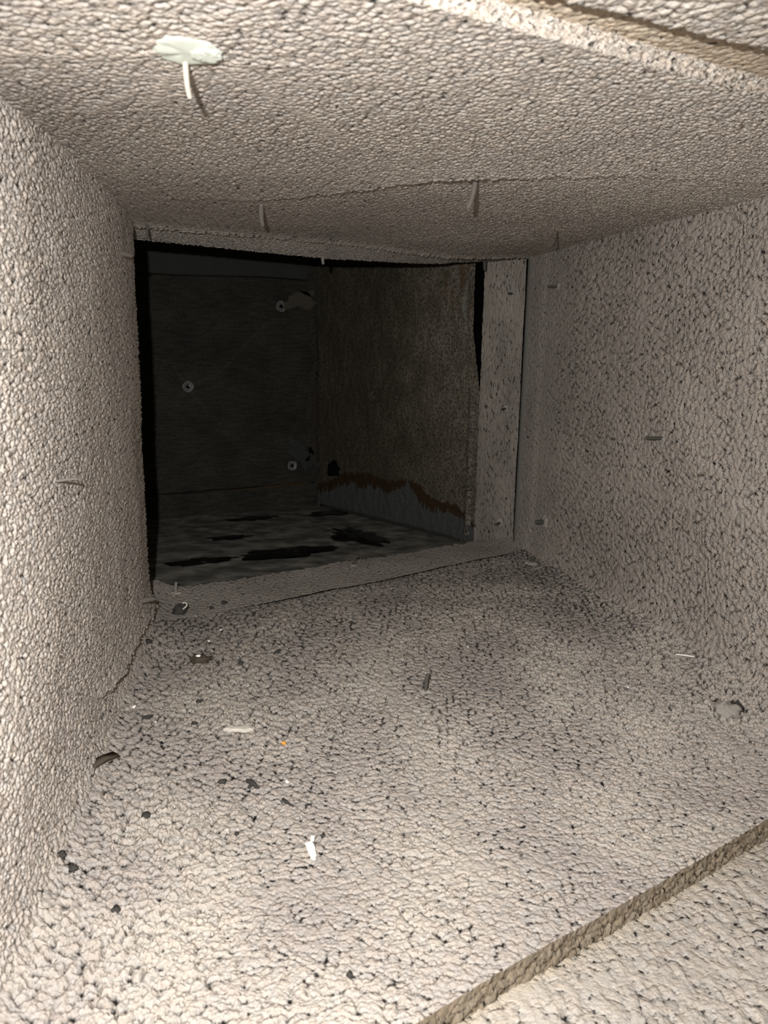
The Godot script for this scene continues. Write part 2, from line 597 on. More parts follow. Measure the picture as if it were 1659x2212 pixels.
	put("liner_panel", sheet(300, 110, func(u: float, v: float):
		var x := lerpf(-0.42, 1.66, u)
		var back := clampf((v - 0.94) / 0.06, 0.0, 1.0)
		var f := lerpf(0.25, near_ceiling_f(x) + 0.006 * jag.get_noise_2d(x, 31.0), minf(v / 0.94, 1.0))
		var y := ceiling_y(x, f) + 0.002 - (relief(h, x * S, f * S) - 0.5) * 0.008 + 0.06 * back
		sp = P(x, y, f)
		suv = Vector2(x * S, f * S)
		var k := 0.95 + 0.05 * tone.get_noise_2d(x, f)
		scol = Color(k, k, k * 0.98)), M.dust_wall, node)


# ==================================================================== the dark chamber beyond the mouth
const A0 := Vector2(-1.60, 4.735)
const CORNER := Vector2(0.590, 5.415)
const B1 := Vector2(1.345, 4.178)
const DEEP := -1.04


func wall_a(t: float, y: float, out := 0.0) -> Vector3:
	var p := A0.lerp(CORNER, t) + Vector2(0.295, -0.955) * out
	return P(p.x, y, p.y)


func wall_b(t: float, y: float, out := 0.0) -> Vector3:
	var p := CORNER.lerp(B1, t) + Vector2(-0.862, -0.507) * out
	return P(p.x, y, p.y)


func streak_texture(w: int, hgt: int, fx: float, fy: float, dark: Color, light: Color, s: int, sharp := 1.0) -> ImageTexture:
	var n := FastNoiseLite.new()
	n.noise_type = FastNoiseLite.TYPE_SIMPLEX
	n.seed = s
	n.frequency = 1.0
	n.fractal_octaves = 4
	var im := Image.create(w, hgt, false, Image.FORMAT_RGB8)
	for y in hgt:
		for x in w:
			var k := clampf(0.5 + 0.5 * sharp * n.get_noise_2d(x * fx, y * fy), 0.0, 1.0)
			im.set_pixel(x, y, dark.lerp(light, k))
	return ImageTexture.create_from_image(im)


# wall B: brown liner, more dust towards the mouth, a rust tide mark above washed bare metal
func stained_texture() -> ImageTexture:
	var n := FastNoiseLite.new()
	n.noise_type = FastNoiseLite.TYPE_SIMPLEX
	n.seed = 77
	n.frequency = 1.0
	n.fractal_octaves = 4
	var w := 512
	var hgt := 640
	var bare := PackedVector2Array([Vector2(0.0, -0.95), Vector2(0.10, -0.905), Vector2(0.17, -0.855), Vector2(0.24, -0.835), Vector2(0.31, -0.845), Vector2(0.40, -0.83), Vector2(0.47, -0.85), Vector2(0.56, -0.80), Vector2(0.61, -0.76), Vector2(0.65, -0.80), Vector2(0.70, -0.89), Vector2(0.78, -0.905), Vector2(0.84, -0.88), Vector2(0.90, -0.90), Vector2(0.96, -0.935), Vector2(1.0, -0.95)])
	var tide := PackedVector2Array([Vector2(0.0, -0.87), Vector2(0.10, -0.84), Vector2(0.20, -0.765), Vector2(0.35, -0.735), Vector2(0.50, -0.76), Vector2(0.60, -0.735), Vector2(0.66, -0.745), Vector2(0.75, -0.82), Vector2(0.88, -0.83), Vector2(0.95, -0.89), Vector2(1.0, -0.93)])
	var im := Image.create(w, hgt, false, Image.FORMAT_RGB8)
	for py in hgt:
		var y := lerpf(0.72, -1.06, (py + 0.5) / hgt)
		for px in w:
			var t := (px + 0.5) / w
			var up := n.get_noise_2d(px * 0.11, py * 0.020)
			var grain := n.get_noise_2d(px * 0.20 + 50.0, py * 0.13)
			var slow := n.get_noise_2d(px * 0.012 + 90.0, py * 0.010)
			var dusty := clampf(st3(0.30, 0.98, t) * 0.75 + 0.26 * slow + 0.16 * up * st3(0.3, 0.9, t) + 0.30 * grain, 0.0, 1.0)
			dusty *= 1.0 - 0.35 * st3(0.0, -0.8, y)
			var c := Color(0.275, 0.252, 0.208).lerp(Color(0.51, 0.472, 0.42), dusty)
			c = c.lerp(Color(0.15, 0.135, 0.11), 0.6 * st3(0.10, 0.4, n.get_noise_2d(px * 0.17 + 9.0, py * 0.10 + 80.0)))
			var spike := 0.05 * maxf(0.0, n.get_noise_2d(t * 46.0, 3.0)) * 1.4
			var edge := poly(bare, t) + spike - 0.012
			var tid := poly(tide, t) + 0.016 * n.get_noise_2d(t * 22.0, 17.0)
			if y < tid:
				c = c.lerp(Color(0.225, 0.160, 0.100).darkened(0.1 + 0.2 * grain), 0.9 * st3(tid, tid - 0.02, y))
			if y < edge:
				c = Color(0.235, 0.235, 0.225).lerp(Color(0.33, 0.33, 0.32), 0.5 + 0.5 * grain)
			# rust streaks and dust rays near the top of the mouth side
			var ray := st3(0.62, 0.95, t) * st3(0.22, 0.40, y) * st3(0.1, 0.45, n.get_noise_2d(px * 0.05, py * 0.01 + 40.0))
			c = c.lerp(Color(0.33, 0.235, 0.14), 0.6 * ray)
			im.set_pixel(px, py, c)
	return ImageTexture.create_from_image(im)


# wall A: black-coated liner with level brush streaks and faint pale creases fanning out from the washers
func back_wall_texture() -> ImageTexture:
	var n := simplex(61, 1.0, 4)
	var creases := [
		[Vector2(0.602, -0.195), Vector2(0.560, -0.05)], [Vector2(0.560, -0.05), Vector2(0.50, 0.0)], [Vector2(0.602, -0.195), Vector2(0.66, -0.37)],
		[Vector2(0.602, -0.195), Vector2(0.70, -0.10)], [Vector2(0.70, -0.10), Vector2(0.79, 0.12)], [Vector2(0.79, 0.12), Vector2(0.85, 0.24)], [Vector2(0.85, 0.24), Vector2(0.90, 0.26)],
		[Vector2(0.882, 0.335), Vector2(0.80, 0.43)], [Vector2(0.602, -0.195), Vector2(0.57, -0.32)],
	]
	var w := 768
	var hgt := 640
	var im := Image.create(w, hgt, false, Image.FORMAT_RGB8)
	for py in hgt:
		var y := lerpf(-1.06, 0.80, (py + 0.5) / hgt)
		for px in w:
			var t := (px + 0.5) / w
			var k := clampf(0.5 + 0.45 * n.get_noise_2d(px * 0.016, py * 0.15) + 0.35 * n.get_noise_2d(px * 0.10 + 70.0, py * 0.12) + 0.35 * n.get_noise_2d(px * 0.008, py * 0.008 + 30.0), 0.0, 1.0)
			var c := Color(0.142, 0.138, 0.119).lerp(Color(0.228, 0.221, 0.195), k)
			if t > 0.48:
				var q := Vector2(t * 2.3, y)
				var best := 0.0
				for s in creases:
					var a: Vector2 = s[0]
					var b: Vector2 = s[1]
					var d := segment_distance(q, Vector2(a.x * 2.3, a.y), Vector2(b.x * 2.3, b.y)) + 0.006 * n.get_noise_2d(px * 0.05, py * 0.05)
					best = maxf(best, exp(-pow(d / 0.009, 2.0)))
				c = c.lerp(Color(0.33, 0.31, 0.28), 0.3 * best * (0.6 + 0.4 * k))
			im.set_pixel(px, py, c)
	return ImageTexture.create_from_image(im)


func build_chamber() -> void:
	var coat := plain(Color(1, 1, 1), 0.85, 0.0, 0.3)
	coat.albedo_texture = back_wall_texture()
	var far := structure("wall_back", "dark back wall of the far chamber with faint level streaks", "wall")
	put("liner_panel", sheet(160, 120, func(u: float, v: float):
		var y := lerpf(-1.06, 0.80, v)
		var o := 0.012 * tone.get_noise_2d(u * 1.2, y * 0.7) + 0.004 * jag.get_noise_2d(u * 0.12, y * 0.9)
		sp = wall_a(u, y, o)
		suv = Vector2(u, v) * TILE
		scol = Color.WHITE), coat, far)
	# sheet-metal flange along its top, bent out of true
	put("flange", sheet(120, 14, func(u: float, v: float):
		var t := lerpf(0.0, 0.955, u)
		var low := 0.500 + 0.012 * sin(t * 9.0)
		var y := lerpf(low, 0.80, maxf(0.0, (v - 0.2) / 0.8))
		var o := lerpf(0.0, 0.075, clampf(v / 0.2, 0.0, 1.0)) - 0.02 * v + 0.010 * tone.get_noise_2d(t * 3.0, 2.0)
		sp = wall_a(t, y, o)
		suv = Vector2(u, v) * TILE
		scol = Color.WHITE), M.sheet_metal, far)
	# low kerb of liner along its foot, rusty along the top edge
	put("foot_ledge", sheet(160, 18, func(u: float, v: float):
		var top := lerpf(-0.905, -0.868, u) + 0.006 * jag.get_noise_2d(u * 0.5, 0.0)
		var a := clampf((v - 0.75) / 0.25, 0.0, 1.0)
		var y := lerpf(-1.08, top, minf(v / 0.75, 1.0))
		sp = wall_a(lerpf(0.0, 0.985, u), y, 0.05 * (1.0 - a) + 0.006 * tone.get_noise_2d(u * 4.0, v))
		suv = Vector2(u, v * 0.1) * TILE
		scol = Color.WHITE), coat, far)
	put("rusty_rim", tube_path([wall_a(0.68, -0.888, 0.048), wall_a(0.78, -0.882, 0.050), wall_a(0.88, -0.872, 0.050), wall_a(0.97, -0.868, 0.048)], [0.0012, 0.0022, 0.003, 0.0015], 6), M.rust, far)

	var stain := plain(Color(1, 1, 1), 0.9, 0.0, 0.25)
	stain.albedo_texture = stained_texture()
	stain.texture_repeat = false
	var side := structure("wall_back_right", "brown side wall of the far chamber with a rust tide mark along its foot", "wall")
	put("liner_panel", sheet(240, 260, func(u: float, v: float):
		var y := lerpf(-1.06, 0.72, v)
		var gap := lerpf(-0.05, 0.022, st3(-0.5, 0.3, y)) + 0.008 * absf(jag.get_noise_2d(y * 0.8, 9.0))
		var t := u * (1.0 - gap)
		sp = wall_b(t, y, 0.010 * tone.get_noise_2d(t * 1.2 + 5.0, y * 0.7) + 0.0035 * jag.get_noise_2d(t * 0.8, y * 0.3))
		suv = Vector2(u, 1.0 - v) * TILE
		scol = Color.WHITE), stain, side)
	# torn fluff of liner along the mouth-side edge
	put("frayed_edge", sheet(6, 240, func(u: float, v: float):
		var y := lerpf(-1.0, -0.15, v)
		var r := jag.get_noise_2d(y * 1.7, u * 2.0)
		sp = wall_b(lerpf(0.975, 1.0, u) + 0.012 * r, y, 0.006 + 0.018 * sin(u * PI) * (0.6 + r))
		suv = Vector2(u * 0.01, y * S)
		var k := 0.34 + 0.34 * r
		scol = Color(k, k * 0.97, k * 0.9)), M.dust_floor, side)

	# pale sliver of torn facing beside the open gap
	put("torn_facing", sheet(8, 60, func(u: float, v: float):
		var y := lerpf(0.16, 0.50, v)
		var wide := 0.045 * sin(PI * clampf(v * 0.9 + 0.1, 0.0, 1.0)) + 0.008 * jag.get_noise_2d(y, 71.0)
		sp = wall_b(0.972 - wide * (1.0 - u), y, 0.012 + 0.02 * u * u)
		suv = Vector2(u * 0.012, y * S)
		var k := 0.50 + 0.1 * jag.get_noise_2d(y, u)
		scol = Color(k, k * 1.01, k * 0.95)), M.dust_floor, side)

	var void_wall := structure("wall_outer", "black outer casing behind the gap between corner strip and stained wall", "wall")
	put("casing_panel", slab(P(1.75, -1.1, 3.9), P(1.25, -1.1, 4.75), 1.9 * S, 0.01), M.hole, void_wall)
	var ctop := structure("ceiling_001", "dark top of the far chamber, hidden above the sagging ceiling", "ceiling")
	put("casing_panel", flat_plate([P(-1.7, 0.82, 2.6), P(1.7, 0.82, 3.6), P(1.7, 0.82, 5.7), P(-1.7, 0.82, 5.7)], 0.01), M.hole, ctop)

	# its floor: damp sheet metal
	var damp := plain(Color(1, 1, 1), 0.7, 0.0, 0.4)
	damp.albedo_texture = streak_texture(768, 768, 0.020, 0.024, Color(0.26, 0.255, 0.235), Color(0.62, 0.60, 0.555), 83, 0.95)
	var fl := structure("floor_001", "dark damp floor of the far chamber with dried dirt and puddles", "floor")
	put("metal_pan", sheet(200, 160, func(u: float, v: float):
		var x := lerpf(-1.7, 1.6, u)
		var f := lerpf(2.7, 5.8, v)
		sp = P(x, DEEP + 0.006 * tone.get_noise_2d(x * 1.2, f * 1.2) + 0.002 * jag.get_noise_2d(x * 0.4, f * 0.4), f)
		suv = Vector2(u, v) * TILE
		scol = Color.WHITE), damp, fl)
	# raised seam along the foot of the stained wall
	put("floor_seam", tube_path([wall_b(0.05, DEEP + 0.012, 0.03), wall_b(0.35, DEEP + 0.014, 0.035), wall_b(0.7, DEEP + 0.014, 0.04), wall_b(0.97, DEEP + 0.012, 0.045)], [0.0035, 0.004, 0.004, 0.0035], 6), M.sheet_metal, fl)


# a thick upright plate from a to b
func slab(a: Vector3, b: Vector3, height: float, thick: float) -> Mesh:
	var m := BoxMesh.new()
	m.size = Vector3(a.distance_to(b), height, thick)
	var dir := (b - a).normalized()
	var t := Transform3D(Basis(dir, Vector3.UP, dir.cross(Vector3.UP)), (a + b) * 0.5 + Vector3.UP * height * 0.5)
	var s := SurfaceTool.new()
	s.append_from(m, 0, t)
	return s.commit()


func flat_plate(c: Array, thick: float) -> Mesh:
	var s := SurfaceTool.new()
	s.begin(Mesh.PRIMITIVE_TRIANGLES)
	s.set_smooth_group(-1)
	var n: int = c.size()
	for i in range(1, n - 1):
		for p in [c[0], c[i + 1], c[i]]:
			s.add_vertex(p + Vector3.UP * thick)
		for p in [c[0], c[i], c[i + 1]]:
			s.add_vertex(p)
	for i in n:
		var a: Vector3 = c[i]
		var b: Vector3 = c[(i + 1) % n]
		var up := Vector3.UP * thick
		for p in [a, b, a + up, b, b + up, a + up]:
			s.add_vertex(p)
	s.generate_normals()
	return s.commit()


# a round bar along points, with a radius (metres) at each and closed ends
func tube_path(pts: Array, radii: Array, sides := 8) -> ArrayMesh:
	var curve := Curve3D.new()
	for i in pts.size():
		var before: Vector3 = pts[maxi(i - 1, 0)]
		var after: Vector3 = pts[mini(i + 1, pts.size() - 1)]
		var tang := (after - before) / 6.0
		curve.add_point(pts[i], -tang, tang)
	var rings := []
	var per := 5
	for i in pts.size() - 1:
		for k in per:
			var t := float(k) / per
			rings.append([curve.sample(i, t), lerpf(radii[i], radii[i + 1], t)])
	rings.append([pts[pts.size() - 1], radii[pts.size() - 1]])
	var s := SurfaceTool.new()
	s.begin(Mesh.PRIMITIVE_TRIANGLES)
	var ref := Vector3(0.31, 0.2, 0.9).normalized()
	var count := rings.size()
	for i in count:
		var d: Vector3 = (rings[mini(i + 1, count - 1)][0] - rings[maxi(i - 1, 0)][0]).normalized()
		var ax := d.cross(ref).normalized()
		var ay := d.cross(ax)
		for k in sides:
			var a := TAU * k / sides
			s.add_vertex(rings[i][0] + (ax * cos(a) + ay * sin(a)) * rings[i][1])
	s.add_vertex(rings[0][0] - (rings[1][0] - rings[0][0]).normalized() * rings[0][1] * 0.5)
	s.add_vertex(rings[count - 1][0] + (rings[count - 1][0] - rings[count - 2][0]).normalized() * rings[count - 1][1] * 0.5)
	for i in count - 1:
		for k in sides:
			var a := i * sides + k
			var b := i * sides + (k + 1) % sides
			for q in [a, b, a + sides, b, b + sides, a + sides]:
				s.add_index(q)
	for k in sides:
		for q in [count * sides, (k + 1) % sides, k]:
			s.add_index(q)
		var o := (count - 1) * sides
		for q in [count * sides + 1, o + k, o + (k + 1) % sides]:
			s.add_index(q)
	s.generate_normals()
	return s.commit()


# an uneven lump with half-sizes r (metres), resting on y = 0
func lump(r: Vector3, s: int, rough := 0.35, around := 14, high := 9) -> ArrayMesh:
	var n := FastNoiseLite.new()
	n.seed = s
	n.noise_type = FastNoiseLite.TYPE_SIMPLEX
	n.frequency = 0.9
	n.fractal_octaves = 3
	var t := SurfaceTool.new()
	t.begin(Mesh.PRIMITIVE_TRIANGLES)
	for j in high + 1:
		var la := PI * j / high
		for i in around:
			var lo := TAU * i / around
			var d := Vector3(sin(la) * cos(lo), cos(la), sin(la) * sin(lo))
			var k := 1.0 + rough * n.get_noise_3d(d.x * 1.5, d.y * 1.5, d.z * 1.5) * 1.8
			t.add_vertex(Vector3(d.x * r.x * k, maxf(d.y * k, -0.6) * r.y + r.y * 0.6, d.z * r.z * k))
	for j in high:
		for i in around:
			var a := j * around + i
			var b := j * around + (i + 1) % around
			for q in [a, b, a + around, b, b + around, a + around]:
				t.add_index(q)
	t.generate_normals()
	return t.commit()


# a thin irregular patch in the plane y = 0 (outline radii in metres), thick in y and domed
func patch(rx: float, rz: float, thick: float, s: int, ragged := 0.3, around := 40) -> ArrayMesh:
	var n := FastNoiseLite.new()
	n.seed = s
	n.noise_type = FastNoiseLite.TYPE_SIMPLEX
	n.frequency = 0.8
	n.fractal_octaves = 2
	var t := SurfaceTool.new()
	t.begin(Mesh.PRIMITIVE_TRIANGLES)
	var rings := [[0.0, 1.0], [0.4, 1.0], [0.75, 0.9], [0.93, 0.65], [1.0, 0.0]]
	for r in rings:
		for i in around:
			var a := TAU * i / around
			var k: float = r[0] * (1.0 + ragged * n.get_noise_2d(cos(a) * 1.3, sin(a) * 1.3) * 1.6)
			t.add_vertex(Vector3(cos(a) * rx * k, thick * r[1] * (1.0 + 0.5 * n.get_noise_2d(cos(a) * r[0] * 2.0, sin(a) * r[0] * 2.0 + 9.0)), sin(a) * rz * k))
	for j in rings.size() - 1:
		for i in around:
			var a := j * around + i
			var b := j * around + (i + 1) % around
			for q in [a, b, a + around, b, b + around, a + around]:
				t.add_index(q)
	t.generate_normals()
	return t.commit()


# rounded-square washer with a raised rim and a hole, axis +y
func washer(r: float) -> ArrayMesh:
	var t := SurfaceTool.new()
	t.begin(Mesh.PRIMITIVE_TRIANGLES)
	var around := 32
	var rings := [[0.30, -0.02], [0.34, 0.05], [0.72, 0.08], [0.80, 0.20], [0.94, 0.20], [1.0, 0.10], [1.0, -0.1]]
	for g in rings:
		for i in around:
			var a := TAU * i / around
			var sq := pow(pow(absf(cos(a)), 4.0) + pow(absf(sin(a)), 4.0), -0.25)
			var k: float = r * g[0] * lerpf(1.0, sq, 0.6 * g[0])
			t.add_vertex(Vector3(cos(a) * k, r * g[1], sin(a) * k))
	for j in rings.size() - 1:
		for i in around:
			var a := j * around + i
			var b := j * around + (i + 1) % around
			for q in [a, b, a + around, b, b + around, a + around]:
				t.add_index(q)
	t.generate_normals()
	return t.commit()


func on_ceiling(x: float, f: float) -> Vector2:     # table values were taken at y = 0.45
	var k := 1.0
	for i in 4:
		k = ceiling_y(x * k, f * k) / 0.45
	return Vector2(x, f) * k


# a basis whose y points along d
func along(d: Vector3, turn := 0.0) -> Basis:
	var y := d.normalized()
	var x := y.cross(Vector3(0.2, 0.1, 0.97)).normalized()
	return Basis(x, y, x.cross(y)) * Basis(Vector3.UP, turn)


# ==================================================================== insulation pins
func pin(at: Vector3, dir: Vector3, bend: Vector3, length: float, r: float, mat: Material, label: String, group: String, collar := true) -> Node3D:
	var o := base("insulation_pin", at)
	tag(o, label, "pin", group)
	var d := dir.normalized()
	put("shank", tube_path([-d * 0.006, d * length * 0.35, d * length * 0.75 + bend * 0.3, d * length + bend], [r, r * 1.05, r * 0.95, r * 0.85], 8), mat, o)
	if not collar:
		return o
	var foot := r * 3.0
	put("dust_collar", patch(foot, foot * 0.85, r * 1.1, int(absf(at.z) * 7000.0) & 1023, 0.3, 24), M.clod, o, Transform3D(along(d), Vector3.ZERO))
	return o


func build_pins() -> void:
	var hung := "pins hanging from the ceiling"
	var c := on_ceiling(-0.060, 1.328)
	var o := pin(P(c.x, ceiling_y(c.x, c.y), c.y), Vector3(0, -0.75, -0.65), Vector3(0.0012, 0, -0.001), 0.019, 0.0015, M.pin_pale, "long thin pin hanging from the pale glue patch on the ceiling", hung, false)
	var g := base("glue_patch", P(-0.053, ceiling_y(-0.05, 1.175) - 0.001, 1.175))
	tag(g, "pale green-white patch of dried glue on the ceiling round the long pin", "glue")
	put("dried_glue", patch(0.0170, 0.0185, 0.0014, 4, 0.07), M.glue, g, Transform3D(Basis(Vector3.RIGHT, PI) * Basis(Vector3.UP, -0.12), Vector3.ZERO))
	put("glue_rim", patch(0.0075, 0.009, 0.0010, 14, 0.08), M.glue, g, Transform3D(Basis(Vector3.RIGHT, PI), Vector3(0.010, -0.0016, 0.0)))
	var list := [
		[0.618, 1.985, 0.037, 0.0027, Vector3(-0.003, 0, 0.001), M.pin, "thick dust-coated pin hanging at the ceiling crack, right of centre"],
		[0.098, 2.470, 0.032, 0.0030, Vector3(0.002, 0, 0), M.pin, "short stubby pin hanging at the ceiling crack, above the dark opening's left half"],
		[1.132, 2.650, 0.034, 0.0011, Vector3(-0.004, 0, 0), M.pin_dark, "thin dark bent pin at the ceiling crack close to the right wall"],
	]
	for p in list:
		c = on_ceiling(p[0], p[1])
		pin(P(c.x, ceiling_y(c.x, c.y) - 0.004, c.y), Vector3(0.30 * p[0], -0.55, -1), p[4], p[2], p[3], p[5], p[6], hung, false)
	pin(P(0.415, 0.462, 3.60), Vector3(0, -1, 0), Vector3(0.001, 0, 0), 0.016, 0.0026, M.pin, "pale stub of a pin hanging from the ceiling's far edge above the chamber corner", hung, false)
	pin(P(1.290, 0.505, 3.93), Vector3(0, -1, 0), Vector3(0.001, 0, 0), 0.017, 0.0034, M.pin_dark, "dark pin hanging from the ceiling's far edge over the gap beside the corner strip", hung, false)
	pin(P(-0.285, 0.445, 2.985), Vector3(0, -1, 0), Vector3(0.0, 0, 0), 0.012, 0.0016, M.pin_dark, "small pin at the left end of the ceiling's far edge", hung, false)

	var leftg := "pins sticking out of the left wall"
	pin(P(-0.366, -0.257, 1.64), Vector3(0.62, 0, -0.78), Vector3(0, -0.001, 0.0), 0.024, 0.0011, M.pin, "thin pin sticking out of the left wall at mid-height", leftg, false)
	pin(P(-0.332, 0.31, 2.60), Vector3(0.4, 0, -0.9), Vector3.ZERO, 0.022, 0.0032, M.pin, "stubby pin near the top of the left wall's far edge", leftg, false)
	pin(P(-0.328, -0.830, 2.62), Vector3(0.5, -0.15, -0.9), Vector3(0, -0.001, 0), 0.030, 0.0034, M.pin, "stout pin near the foot of the left wall's far edge, over the torn crack", leftg, false)

	var rightg := "pins sticking out of the right wall"
	pin(P(right_x(3.55), 0.352, 3.55), Vector3(-1, 0, 0.1), Vector3.ZERO, 0.020, 0.0022, M.pin_dark, "short dark pin near the top of the right wall beside the corner", rightg)
	pin(P(right_x(2.60), -0.272, 2.60), Vector3(-1, 0, 0.05), Vector3(0, 0.001, 0), 0.026, 0.0024, M.pin_dark, "dark pin in the middle of the right wall", rightg)
	pin(P(right_x(3.54), -0.791, 3.54), Vector3(-1, 0, 0.1), Vector3.ZERO, 0.018, 0.0042, M.pin_dark, "thick dark pin low on the right wall beside the corner", rightg)
	var stripg := "pins on the corner strip"
	pin(P(1.465, 0.349, 3.975), Vector3(-0.7, 0, 0.7), Vector3.ZERO, 0.020, 0.0022, M.pin_dark, "dark pin at the top of the corner strip", stripg)
	pin(P(1.460, -0.254, 3.980), Vector3(-0.7, 0, 0.7), Vector3.ZERO, 0.020, 0.0022, M.pin_dark, "dark pin at the middle of the corner strip", stripg)
	pin(P(1.458, -0.890, 3.980), Vector3(-0.7, 0, 0.7), Vector3.ZERO, 0.018, 0.0030, M.pin_dark, "dark pin at the foot of the corner strip", stripg)

	var floorg := "pins standing up from the floor"
	pin(P(0.572, -1.0, 3.594), Vector3(0, 1, 0), Vector3(0.006, -0.003, 0.002), 0.021, 0.0020, M.pin_dark, "bent pin standing on the floor strip at the chamber mouth", floorg)
	pin(P(1.450, -0.99, 3.477), Vector3(0, 1, 0), Vector3(0.004, -0.002, 0), 0.014, 0.0036, M.pin_dark, "stubby pin on the floor close to the right wall's far corner", floorg)
	pin(P(0.564, -1.0, 2.122), Vector3(0, 1, 0), Vector3(0.003, -0.002, -0.003), 0.022, 0.0022, M.pin_dark, "dark pin standing alone in the middle of the floor", floorg)
	pin(P(-0.253, -0.995, 3.231), Vector3(0, 1, 0), Vector3(0.001, 0, 0), 0.018, 0.0026, M.pin, "pale pin on the floor strip behind the left wall's end", floorg)
	pin(P(0.615, -1.04, 0.935), Vector3(-0.25, 0.5, 0.9), Vector3(0.006, -0.004, 0.0), 0.024, 0.0022, M.pin, "bent dust-covered pin on the near floor panel beyond the joint", floorg)


# ==================================================================== things in the chamber
func build_chamber_things() -> void:
	var wg := "washers on the chamber's back wall"
	var list := [[0.6022, -0.195, 0.0125, "rounded square washer with a bright glint, alone on the chamber's back wall"], [0.882, 0.335, 0.0125, "rounded square washer with a dark hole, beside the torn flap in the chamber corner"], [0.913, -0.744, 0.0120, "pale ring washer low on the chamber's back wall near the corner"]]
	var k := 0
	for w in list:
		var at := wall_a(w[0], w[1], 0.014)
		var o := base("washer", at)
		tag(o, w[3], "washer", wg)
		var b := along(Vector3(0.295, 0.0, 0.955), 0.35 * k)
		put("plate", washer(w[2]), M.washer, o, Transform3D(b, Vector3.ZERO))
		put("hole", patch(w[2] * 0.36, w[2] * 0.36, 0.0006, 3, 0.1, 20), M.hole, o, Transform3D(b, b.y * 0.0008))
		if k == 0:
			put("pin_tip", lump(Vector3(0.0022, 0.003, 0.0022), 8, 0.1, 10, 6), plain(Color(0.9, 0.9, 0.88), 0.3, 0.6, 0.8), o, Transform3D(b, b.y * 0.001 - b.x * 0.003))
		k += 1
	var bo := base("washer", wall_b(0.396, -0.235, 0.012))
	tag(bo, "dust-buried washer in the middle of the chamber's brown side wall", "washer", wg)
	put("plate", patch(0.010, 0.013, 0.003, 21, 0.3, 24), M.flap, bo, Transform3D(along(Vector3(-0.862, 0, 0.507)), Vector3.ZERO))

	# torn liner in the corner
	var fo := base("torn_flap", wall_a(0.945, 0.375, 0.02))
	tag(fo, "pale torn flap of liner hanging in the upper chamber corner", "liner scrap")
	put("flap", patch(0.020, 0.040, 0.006, 33, 0.35), M.flap, fo, Transform3D(along(Vector3(0.295, 0.1, 0.955)) * Basis(Vector3.UP, 0.3), Vector3.ZERO))
	put("torn_hole", patch(0.004, 0.014, 0.002, 35, 0.3, 20), M.hole, fo, Transform3D(along(Vector3(0.295, 0.1, 0.955)) * Basis(Vector3.UP, -0.35), Vector3(0.010, 0.018, 0.007)))
	var fo2 := base("torn_flap", wall_a(0.955, -0.68, 0.02))
	tag(fo2, "dim torn flap of liner at the foot of the chamber corner", "liner scrap")
	put("flap", patch(0.022, 0.052, 0.004, 36, 0.4), M.sheet_metal, fo2, Transform3D(along(Vector3(0.295, 0.0, 0.955)), Vector3.ZERO))
	put("torn_hole", patch(0.006, 0.009, 0.002, 37, 0.4, 20), M.hole, fo2, Transform3D(along(Vector3(0.295, 0.0, 0.955)), Vector3(0.012, 0.014, 0.007)))
	put("torn_hole", patch(0.007, 0.005, 0.002, 38, 0.4, 20), M.hole, fo2, Transform3D(along(Vector3(0.295, 0.0, 0.955)), Vector3(0.006, -0.006, 0.007)))
	# corner tape, frayed
	var tape := base("corner_tape")
	tag(tape, "frayed upright tape sealing the corner of the far chamber", "tape")
	put("tape_strip", sheet(8, 200, func(u: float, v: float):
		var y := lerpf(-0.75, 0.27, v)
		var r := jag.get_noise_2d(y * 1.3, 3.0)
		var wdt := 0.014 + 0.010 * tone.get_noise_2d(y * 1.5, 8.0)
		var p := wall_a(1.0 - wdt * 2.0 * (1.0 - u), y, 0.016 + 0.012 * sin(u * PI) + 0.006 * jag.get_noise_2d(y * 2.0, u * 2.0))
		sp = p
		suv = Vector2(u * 0.01, y * S)
		var k2 := 0.09 + 0.03 * tone.get_noise_2d(y * 2.0, u)
		scol = Color(k2, k2 * 0.96, k2 * 0.86)), M.dust_floor, tape)
	var clump := base("dirt_clump", P(0.69, -0.80, 5.24))
	tag(clump, "black clump of dirt stuck in the corner at the foot of the tape", "dirt")
	put("clump", lump(Vector3(0.016, 0.022, 0.014), 51, 0.5), M.hole, clump)

	# puddles
	var pg := "puddles on the chamber floor"
	var ps := [[0.27, 4.03, 0.26, 0.115, 61, 0.16, "wide black puddle just behind the floor's far edge"], [0.70, 4.40, 0.13, 0.24, 63, 0.28, "ragged black puddle at the foot of the brown stained wall"], [-0.15, 3.92, 0.17, 0.06, 66, 0.28, "thin dark puddle behind the left wall's end"], [0.66, 5.08, 0.17, 0.09, 69, 0.25, "black puddle in the chamber's far corner"], [-0.03, 4.42, 0.13, 0.05, 71, 0.28, "small dark puddle in the middle of the chamber floor"], [0.10, 4.95, 0.16, 0.06, 75, 0.28, "faint dark puddle close to the chamber's back wall"]]
	for p in ps:
		var o := base("puddle", P(p[0], DEEP + 0.006, p[1]))
		tag(o, p[6], "puddle", pg)
		put("water_film", patch(p[2] * S, p[3] * S, 0.0012, p[4], p[5], 72), M.water, o, Transform3D(Basis(Vector3.UP, 0.3), Vector3.ZERO))
	# pale scraps
	var sg := "pale scraps on the chamber floor"
	var rng := RandomNumberGenerator.new()
	rng.seed = 99
